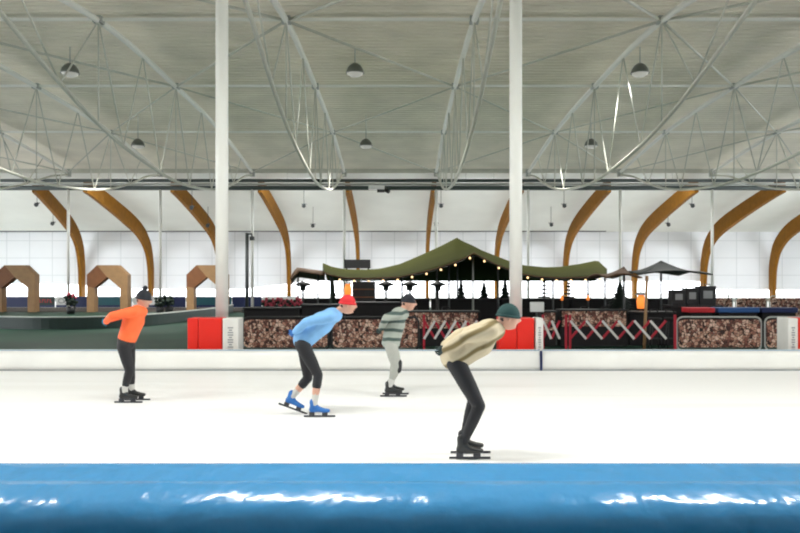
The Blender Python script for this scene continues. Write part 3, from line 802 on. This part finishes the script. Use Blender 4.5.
# lanterns / heaters with warm glow
def lantern(px, d, zc, s, label):
    t = empty('lantern', (XX(px, d), d, 0), label, 'lantern')
    MB().tube([(0, 0, 0), (0, 0, zc-s)], .03, 8).build('stand', M['dark_grey'], t)
    MB().lathe([(0, zc-s), (s*.5, zc-s), (s*.6, zc), (s*.4, zc+s*.8), (0, zc+s*.8)], n=12).build('glowing_lamp', M['glow'], t)
    MB().lathe([(s*.9, zc+s*.8), (s*.3, zc+s*1.2), (0, zc+s*1.25)], n=12).build('hood', M['dark_grey'], t)
lantern(641, 22.8, ZZ(301, 22.8), .22, 'glowing orange heater lamp under the dark canopy')
lantern(348, 24.3, ZZ(289, 24.3), .20, 'glowing orange heater lamp left of the tall black cabinet')
lantern(588, 25.4, ZZ(297.5, 25.4), .09, 'small orange lamp on the right of the tent')
lantern(562, 25.4, ZZ(298, 25.4), .08, 'small orange lamp right of the centre tall column')

for px, w in ((303, 'under the brown awning'), (386, 'right of the tall black cabinet'), (410, 'above the striped skater'), (438, 'left of the tent peak')):
    t = empty('patio_heater', (XX(px, 24.9), 24.9, 0), 'black mushroom-topped patio heater '+w, 'patio heater', 'patio heaters under the tent')
    MB().tube([(0, 0, 0), (0, 0, 1.62)], .035, 8).build('pole', M['black'], t)
    MB().lathe([(.08, 1.50), (.10, 1.64), (.26, 1.68), (.24, 1.73), (.0, 1.82)], n=16).build('hood', M['black'], t)
    MB().lathe([(0, 0), (.22, 0), (.22, .5), (.05, .56), (0, .56)], n=16).build('base', M['black'], t)
# sign beside column
t = empty('menu_sign', (XX(537, 20.5), 20.5, 0), 'pale grey sign box right of the centre tall column', 'sign')
MB().box((0, 0, ZZ(307, 20.5)), (.36, .08, .26)).build('panel', M['white'], t, bevel=.01); MB().tube([(0, .03, 0), (0, .03, ZZ(310, 20.5))], .025, 8).build('post', M['dark_grey'], t)
MB().lathe([(0, 0), (.2, 0), (.2, .03), (0, .04)], n=14).build('base', M['dark_grey'], t)
# planter with pink flowers
t = empty('flower_planter', (XX(282, 23.5), 23.5, 0), 'long dark planter full of pink and red blossoms above the left barrier', 'planter')
MB().box((0, 0, .5), (1.25, .35, 1.0)).build('trough', M['black'], t)
q = MB(); g = MB()
for i in range(90):
    q.sphere((random.uniform(-.6, .6), random.uniform(-.16, .16), 1.06+random.uniform(0, .22)), random.uniform(.03, .06), 6, 4)
    g.sphere((random.uniform(-.6, .6), random.uniform(-.16, .16), 1.02+random.uniform(0, .2)), random.uniform(.03, .06), 6, 4)
q.build('blossoms', M['pink'], t)['kind'] = 'stuff'; g.build('leaves', M['fir'], t)['kind'] = 'stuff'

# bar stools
def stool(px, d, label, first=[None]):
    if first[0] is None:
        t = empty('bar_stool', (0, 0, 0), label, 'bar stool', 'black bar stools')
        MB().lathe([(0, .76), (.17, .76), (.18, .79), (.17, .83), (0, .84)], n=14).build('seat', M['black_fabric'], t)
        for a in range(4):
            c, s = math.cos(a*PI/2+PI/4), math.sin(a*PI/2+PI/4)
            MB().tube([(c*.10, s*.10, .77), (c*.20, s*.20, 0)], .014, 6).build('leg', M['black'], t)
        MB().tube([(.165*math.cos(2*PI*i/14), .165*math.sin(2*PI*i/14), .28) for i in range(14)], .01, 5, closed=True).build('foot_ring', M['black'], t)
        MB().tube([(.15*math.cos(a), .15*math.sin(a), .82+.22*(1 if .2 < i/8 < .8 else .6)) for i, a in enumerate([PI*.1+PI*.8*q/8 for q in range(9)])], .02, 6).build('backrest', M['black_fabric'], t)
        first[0] = t
    else:
        t = copy_tree(first[0]); t['label'] = label
    t.location = (XX(px, d), d, 0)
for px, w in ((413, 'beside the striped skater'), (446, 'between two trellis slats left of the centre cushion'), (585, 'left of the large fir tree'), (606, 'beside the large fir tree'), (655, 'right of the wooden pole'), (671, 'farthest right of the bar')):
    stool(px, 20.6 if px > 640 else 22.9, 'black bar stool '+w)

# stacked audio gear under the dark canopy, right
def gear(px0, px1, py0, py1, d, label, knob=True):
    x0, x1 = XX(px0, d), XX(px1, d); z0, z1 = ZZ(py1, d), ZZ(py0, d)
    t = empty('equipment_case', ((x0+x1)/2, d, z0), label, 'equipment case', 'dark equipment cases on the black platform')
    w, h = x1-x0, z1-z0
    MB().box((0, 0, h/2), (w, .4, h)).build('case', M['black'], t, bevel=.015)
    MB().box((0, -.205, h*.55), (w*.55, .02, h*.4)).build('panel', M['grey_print'], t)
    MB().tube([(-w*.3, 0, h), (-w*.3, 0, h+.05), (w*.3, 0, h+.05), (w*.3, 0, h)], .012, 6).build('handle', M['dark_grey'], t)
tz = ZZ(305, 23)
t = empty('platform', (XX(692, 23), 23, 0), 'black covered platform carrying dark equipment cases', 'platform')
MB().box((0, 0, tz/2-.03), (1.45, .7, tz-.06)).build('skirt', M['black_fabric'], t); MB().box((0, 0, tz-.03), (1.5, .8, .06)).build('top', M['black'], t)
gear(670, 683, 290, 305, 23, 'leftmost dark case on the black platform'); gear(684, 696, 288, 305, 23, 'middle dark case on the black platform'); gear(697, 713.5, 286, 305, 23, 'rightmost and tallest dark case on the black platform')
# far right log print panels and blue cushions
for a, c, w in ((678, 733, 'left of three'), (735, 767, 'middle of three'), (769, 802, 'right of three')):
    barrier(a, c, 'farther log-print barrier at right, '+w, 28.5, 'steel_grey', 1.27)
def blue_box(px0, px1, m, label):
    d = 22; x0, x1 = XX(px0, d), XX(px1, d)
    t = empty('covered_table', ((x0+x1)/2, d, 0), label, 'table', 'covered tables at the right'); w = x1-x0
    MB().box((0, 0, .99), (w, .6, .14)).build('table_cover', M[m], t, bevel=.02)
    MB().box((0, .0, .455), (w-.1, .5, .91)).build('skirt', M['black_fabric'], t)
blue_box(714, 755, 'blue', 'blue covered table behind the right log-print barrier'); blue_box(757, 793, 'navy', 'dark blue covered table beside the right-edge cushion')
blue_box(685, 711, 'signred', 'red covered table behind the right log-print barrier')

# ------------------------------------------------------------------ skaters
def voxel_body(name, nodes, edges, m, parent, vox=.013, smooth=4):
    """one continuous surface grown round a skeleton: tapered limbs lofted between the joints, fused by a voxel remesh"""
    q = MB()
    def rr(k):
        r = nodes[k][1]; return r if isinstance(r, tuple) else (r, r)
    for k in nodes:
        r = rr(k); c = Vector(nodes[k][0])
        if k != 'hem': q.sphere(c, (r[0]*.98, r[1]*.98, r[0]*.98), 16, 10)
    for a, b in edges:
        A = Vector(nodes[a][0]); B = Vector(nodes[b][0]); ra = rr(a); rb = rr(b); d = (B-A).normalized()
        side = Vector((0, 1, 0)); side = side-d*side.dot(d)
        if side.length < .2: side = Vector((1, 0, 0))-d*d.x
        side.normalize(); up = d.cross(side)
        n = 16; L = 6; vs = []; fs = []
        for i in range(L+1):
            f = i/L; e = f*f*(3-2*f)*.5+f*.5; x = ra[0]+(rb[0]-ra[0])*e; y = ra[1]+(rb[1]-ra[1])*e
            for j in range(n):
                an = 2*PI*j/n; vs.append(A.lerp(B, f)+side*(y*math.cos(an))+up*(x*math.sin(an)))
        for i in range(L):
            for j in range(n): fs.append((i*n+j, i*n+(j+1) % n, (i+1)*n+(j+1) % n, (i+1)*n+j))
        fs += [list(range(n))[::-1], [L*n+j for j in range(n)]]
        q.add(vs, fs)
    o = q.build(name+'_tmp', m)
    r = o.modifiers.new('r', 'REMESH'); r.mode = 'VOXEL'; r.voxel_size = vox
    sm = o.modifiers.new('s', 'SMOOTH'); sm.iterations = smooth; sm.factor = .5
    bpy.context.view_layer.update()
    new = bpy.data.meshes.new_from_object(o.evaluated_get(bpy.context.evaluated_depsgraph_get())); new.name = name
    bpy.data.objects.remove(o)
    for p in new.polygons: p.use_smooth = True
    new.materials.clear(); new.materials.append(m)
    ob = bpy.data.objects.new(name, new); COL.objects.link(ob); ob.parent = parent
    return ob

def skin_mesh(name, nodes, edges, m, parent, root, sub=2, wrinkle=0):
    keys = list(nodes); idx = {k: i for i, k in enumerate(keys)}
    me = bpy.data.meshes.new(name); me.from_pydata([tuple(nodes[k][0]) for k in keys], [(idx[a], idx[b]) for a, b in edges], [])
    o = bpy.data.objects.new(name+'_tmp', me); COL.objects.link(o)
    o.modifiers.new('skin', 'SKIN')
    sv = me.skin_vertices[0].data
    for k in keys:
        r = nodes[k][1]; sv[idx[k]].radius = r if isinstance(r, tuple) else (r, r)
        sv[idx[k]].use_root = (k == root)
    s = o.modifiers.new('sub', 'SUBSURF'); s.levels = sub; s.render_levels = sub
    bpy.context.view_layer.update()
    dg = bpy.context.evaluated_depsgraph_get()
    new = bpy.data.meshes.new_from_object(o.evaluated_get(dg))
    new.name = name; bpy.data.objects.remove(o)
    for p in new.polygons: p.use_smooth = True
    new.materials.clear(); new.materials.append(m)
    ob = bpy.data.objects.new(name, new); COL.objects.link(ob); ob.parent = parent
    return ob

def head_verts(c, tilt):
    def fn(d, p):
        p = p.copy()
        f = d.x
        if d.z < -.1: p.y *= 1+.35*(d.z+.1); p.x *= 1+.12*(d.z+.1)
        if f > .3:
            g = math.exp(-((d.y/.16)**2+((d.z+.10)/.20)**2)); p.x += .030*g            # nose
            g = math.exp(-((d.y/.35)**2+((d.z+.80)/.16)**2)); p.x += .022*g             # chin
            for s in (-1, 1):
                g = math.exp(-(((d.y-s*.38)/.17)**2+((d.z-.10)/.13)**2)); p.x -= .014*g  # eye sockets
            g = math.exp(-((d.y/.6)**2+((d.z-.34)/.12)**2)); p.x += .006*g
        if f < -.2: p.x -= .012
        return p
    q = MB().sphere((0, 0, 0), (.098, .077, .118), 40, 28, fn)
    for s in (-1, 1): q.sphere((-.008, s*.078, -.005), (.020, .012, .032), 10, 8)
    R = Matrix.Rotation(tilt, 3, 'Y')
    q.v = [tuple(R @ Vector(v)+c) for v in q.v]
    return q

def hand_skin(name, wrist, dirv, palm_n, m, parent):
    """wrist point, pointing direction, palm normal; four unequal bent fingers and a side thumb"""
    d = Vector(dirv).normalized(); nrm = Vector(palm_n); nrm = (nrm-d*nrm.dot(d)).normalized(); sd = d.cross(nrm)
    w = Vector(wrist)
    nodes = {'w': (w, .026), 'p': (w+d*.045, (.030, .020)), 'k': (w+d*.075, (.032, .017))}
    edges = [('w', 'p'), ('p', 'k')]
    ob = skin_mesh(name, nodes, edges, m, parent, 'w', 2)
    objs = [ob]
    for i, (off, L) in enumerate(((-.030, .068), (-.010, .078), (.010, .073), (.029, .058))):
        a = w+d*.062+sd*off; b = w+d*(.062+L*.45)+sd*off*1.15+nrm*.006; c = w+d*(.062+L*.8)+sd*off*1.15+nrm*.024; e = w+d*(.062+L*.95)+sd*off*1.1+nrm*.042
        objs.append(skin_mesh('f', {0: (a, .0105), 1: (b, .010), 2: (c, .009), 3: (e, .0075)}, [(0, 1), (1, 2), (2, 3)], m, parent, 0, 1))
    a = w+d*.025-sd*.018; b = w+d*.050-sd*.044+nrm*.008; c = w+d*.078-sd*.052+nrm*.02
    objs.append(skin_mesh('f', {0: (a, .013), 1: (b, .011), 2: (c, .009)}, [(0, 1), (1, 2)], m, parent, 0, 1))
    merged = MB()
    for o in objs:
        merged.add([v.co.copy() for v in o.data.vertices], [list(p.vertices) for p in o.data.polygons], True)
    for o in objs: bpy.data.objects.remove(o)
    return merged

def skate(ankle, pitch, parent, boot_m, ground=True):
    a = Vector(ankle); R = Matrix.Rotation(pitch, 3, 'Y')
    def T(x, z, y=0): return a+R @ Vector((x, y, z))
    n = {'t': (T(-.015, .05), (.046, .044)), 'a': (T(-.008, 0), (.048, .044)), 'h': (T(-.035, -.055), (.034, .036)), 'm': (T(.05, -.048), (.040, .040)), 'b': (T(.125, -.062), (.030, .044)), 'o': (T(.185, -.066), (.024, .034))}
    bt = voxel_body('skate_boot', n, [('t', 'a'), ('a', 'h'), ('a', 'm'), ('h', 'm'), ('m', 'b'), ('b', 'o')], boot_m, parent, .008, 3)
    bl = MB(); bl.box(T(.07, -.136), (.41, .005, .024), R)
    for x in (-.03, .14): bl.box(T(x, -.108), (.07, .035, .05), R)
    bl.build('blade', M['blade'], bt)
    return bt
ANK = .152   # ankle above blade edge

def skater(foot, ppm, d, J, name_label, mats, hat, arms_far=True, legs=None, hem=.0, lw=1.0):
    X = (foot[0]-CX)*d/F
    root = empty('skater', (X, d, 0), name_label, 'person')
    def L(p, y=0): return Vector(((p[0]-foot[0])/ppm, y, (foot[1]-p[1])/ppm))
    pel, che, nek, hd = L(J['pelvis']), L(J['chest']), L(J['neck']), L(J['head'])
    sh = L(J['shoulder']); el = L(J['elbow']); ha = L(J['hand'])
    N = {}; E = []
    N['pel'] = (pel, (.125, .155)); N['wai'] = (pel.lerp(che, .5), (.105, .135)); N['che'] = (che, (.12, .165)); N['nb'] = (nek.lerp(che, .25), (.085, .11)); N['nek'] = (nek, .052); N['hd'] = (nek.lerp(hd, .55), .055)
    E += [('pel', 'wai'), ('wai', 'che'), ('che', 'nb'), ('nb', 'nek'), ('nek', 'hd')]
    tn = {}; te = []; jn = {}; je = []
    jn['hem'] = (pel+(pel-che).normalized()*J.get('hem', .06), (.132, .168)); jn['pel'] = (pel.lerp(che, J.get('jl', 0)), (.136, .172)); jn['wai'] = (pel.lerp(che, .5), (.140, .166)); jn['che'] = (che, (.155, .19)); jn['nb'] = (nek.lerp(che, .30), (.105, .14)); jn['nek'] = (nek.lerp(che, .05), (.066, .066))
    je += [('hem', 'pel'), ('pel', 'wai'), ('wai', 'che'), ('che', 'nb'), ('nb', 'nek')]
    tn['pel'] = (pel, (.130, .160)); tn['top'] = (pel.lerp(che, .42), (.114, .145)); te += [('top', 'pel')] if not te else []
    for i, s in enumerate((-1, 1)):
        k = 'NF'[i]
        S = Vector((sh.x, s*.175, sh.z)); El = Vector((el.x, s*.27, el.z)); W = Vector((ha.x, s*.05+(.0), ha.z+(.035 if s > 0 else 0)))
        W2 = El.lerp(W, .80)
        N['s'+k] = (S, .058); N['e'+k] = (El, .043); N['w'+k] = (W2, .028)
        E += [('nb', 's'+k), ('s'+k, 'e'+k), ('e'+k, 'w'+k)]
        jn['s'+k] = (S, .078); jn['u'+k] = (S.lerp(El, .5), .068); jn['e'+k] = (El, .060); jn['w'+k] = (El.lerp(W, .78), .046)
        je += [('nb', 's'+k), ('s'+k, 'u'+k), ('u'+k, 'e'+k), ('e'+k, 'w'+k)]
        hip = Vector((pel.x, s*.095, pel.z-.05)); lg = J['legs'][i]
        kn = L(lg[0], s*.11); an = L(lg[1], s*.10+(lg[2] if len(lg) > 2 else 0))
        if not (len(lg) > 3): an.z = ANK
        N['h'+k] = (hip, .092); N['q'+k] = (hip.lerp(kn, .5), .076); N['k'+k] = (kn, .056); N['c'+k] = (kn.lerp(an, .35), .054); N['a'+k] = (an, .037)
        E += [('pel', 'h'+k), ('h'+k, 'q'+k), ('q'+k, 'k'+k), ('k'+k, 'c'+k), ('c'+k, 'a'+k)]
        tn['h'+k] = (hip, .102); tn['q'+k] = (hip.lerp(kn, .5), .086*lw); tn['k'+k] = (kn, .064*lw); tn['c'+k] = (kn.lerp(an, .35), .062*lw)
        te += [('pel', 'h'+k), ('h'+k, 'q'+k), ('q'+k, 'k'+k), ('k'+k, 'c'+k)]
        sockt = mats.get('sock_from', .62)
        tn['z'+k] = (kn.lerp(an, sockt), .052); te += [('c'+k, 'z'+k)]
        # sock
        voxel_body('sock', {0: (kn.lerp(an, sockt-.06), .049), 1: (kn.lerp(an, min(.8, sockt+.15)), .048), 2: (an+(kn-an)*.02, .044)}, [(0, 1), (1, 2)], M[mats['sock']], root, .010, 2)
        skate(an, lg[3] if len(lg) > 3 else 0.0, root, M[mats['boot']])
        # hand
        dv = (W-El).normalized(); q = hand_skin('h', El.lerp(W, .86), dv, (0, -s, .25), M[mats['glove']], root)
        q.build('glove' if mats['glove'] != 'skin' else 'hand', M[mats['glove']], root)
        if mats['glove'] == 'skin': pass
    if J.get('fat'):
        for q in ('hem', 'pel', 'wai', 'che', 'nb'): jn[q] = (jn[q][0], tuple(v*J['fat'] for v in jn[q][1]))
    if J.get('kneepads'):
        for k in 'NF':
            kk = N['k'+k][0]; voxel_body('knee_pad', {0: (kk+Vector((.015, 0, .05)), .066), 1: (kk+Vector((.012, 0, -.06)), .062)}, [(0, 1)], M['tights'], root, .012, 3)
    body = voxel_body('body', N, E, M['skin'], root, .012, 3)
    hq = head_verts(hd, J.get('tilt', .15))
    me = body.data; allv = [v.co.copy() for v in me.vertices]; allf = [list(p.vertices) for p in me.polygons]
    bpy.data.objects.remove(body)
    mm = MB().add(allv, allf, True); bn = len(mm.v); mm.v += hq.v; mm.f += [[i+bn for i in f] for f in hq.f]; mm.sm += hq.sm
    body = mm.build('body', M['skin'], root)
    R = Matrix.Rotation(J.get('tilt', .15), 3, 'Y')
    for s in (-1, 1):
        MB().sphere(hd+R @ Vector((.080, s*.030, .012)), .011, 8, 6).build('eye', M['eye'], body)
    MB().sphere(hd+R @ Vector((.089, 0, -.058)), (.008, .024, .007), 10, 6).build('mouth', M['lip'], body)
    voxel_body('jacket', jn, je, M[mats['jacket']], root, .013, 4)
    voxel_body('tights', tn, te, M[mats['tights']], root, .012, 4)
    # hat
    def hf(dv, p):
        if dv.z < -.15: p.z = -.15*.13+ (p.z+.15*.13)*.12
        return p
    q = MB().sphere((0, 0, 0), hat.get('rad', (.112, .094, .128)), 24, 16, hf)
    q.v = [tuple(R @ (Vector(v)+Vector((-.010, 0, .030)))+hd) for v in q.v]
    h = q.build('hat', M[hat['mat']], root)
    br = MB(); rr = hat.get('rad', (.112, .094, .128))
    br.tube([R @ Vector((-.010+rr[0]*1.0*math.cos(a), rr[1]*1.0*math.sin(a), .020))+hd for a in [2*PI*i/24 for i in range(24)]], .014, 8, closed=True)
    br.build('brim', M[hat.get('brim', hat['mat'])], h)
    if hat.get('pompom'): MB().sphere(hd+R @ Vector((-.01, 0, .175)), .038, 12, 8).build('pompom', M[hat['mat']], h)
    # hair at the nape
    q = MB().sphere((0, 0, 0), (.060, .068, .060), 16, 10); q.v = [tuple(R @ (Vector(v)+Vector((-.048, 0, -.008)))+hd) for v in q.v]
    q.build('hair', M['hair'], root)
    return root

skater((128, 402), 68.0, 11.44, dict(jl=.30, hem=-.03, pelvis=(126, 342), chest=(134, 320), neck=(140, 308), head=(144, 300), shoulder=(138, 311), elbow=(119, 315), hand=(106, 323),
       legs=[((132, 370), (126, 392)), ((128, 370), (128, 392), .06)]), 'skater in orange jacket and black tights gliding with hands behind back',
       dict(jacket='orange', tights='tights', sock='sock', boot='boot', glove='blueglove', sock_from=.66), dict(mat='blackhat', pompom=True))
skater((316, 416), 76.0, 10.24, dict(pelvis=(303, 340), chest=(322, 323), neck=(337, 312), head=(348, 305), shoulder=(331, 316), elbow=(309, 321), hand=(293, 334), tilt=.1,
       legs=[((319, 374), (315, 404)), ((307, 379), (290, 399), .05, .35)]), 'bent-forward skater in light blue jacket and red hat, one skate lifted behind',
       dict(jacket='lightblue', tights='tights', sock='sock', boot='midblue', glove='midblue', sock_from=.30), dict(mat='redhat', rad=(.106, .090, .108)))
skater((390, 396), 64.6, 12.05, dict(kneepads=True, fat=1.06, pelvis=(391, 342), chest=(395, 323), neck=(402, 310), head=(409, 303), shoulder=(399, 314), elbow=(386, 318), hand=(380, 331), tilt=.1,
       legs=[((397, 365), (389, 386)), ((395, 365), (391, 386), .06)]), 'skater in grey-green jacket with dark stripes and pale trousers',
       dict(jacket='striped', tights='lightgrey_tights', sock='sock', boot='boot', glove='darkglove', sock_from=.6), dict(mat='blackhat', rad=(.106, .088, .115)), lw=1.1)
skater((466, 458), 99.5, 7.82, dict(fat=1.14, pelvis=(455, 357), chest=(478, 341), neck=(495, 327), head=(509, 319), shoulder=(489, 331), elbow=(461, 337), hand=(441, 353), tilt=.12,
       legs=[((478, 405), (462, 443)), ((475, 402), (465, 443), .06)]), 'nearest skater in cream patterned jacket, black tights and dark green hat, bent forward',
       dict(jacket='cream', tights='tights', sock='tights', boot='boot', glove='darkglove', sock_from=.7), dict(mat='greenhat', rad=(.115, .093, .118)))

# ------------------------------------------------------------------ world, fill of daylight, camera
w = bpy.data.worlds.new('world'); SC.world = w; w.use_nodes = True
bg = w.node_tree.nodes['Background']; bg.inputs['Color'].default_value = (.93, .96, 1.0, 1); bg.inputs['Strength'].default_value = 5.6

cam = bpy.data.cameras.new('camera'); co = bpy.data.objects.new('camera', cam); COL.objects.link(co)
co.location = (0, 0, H); co.rotation_euler = (PI/2, 0, 0)
cam.sensor_width = 36; cam.lens = 36*F/800; cam.shift_y = (CY-266.5)/800; cam.clip_end = 400; cam.clip_start = .05
SC.camera = co
SC.view_settings.view_transform = 'Standard'; SC.view_settings.look = 'None'; SC.view_settings.gamma = 1; SC.view_settings.exposure = 0.07
SC.view_settings.use_curve_mapping = False
SC.cycles.use_denoising = True; SC.cycles.filter_width = 2.0
SC.cycles.max_bounces = 8; SC.cycles.diffuse_bounces = 5
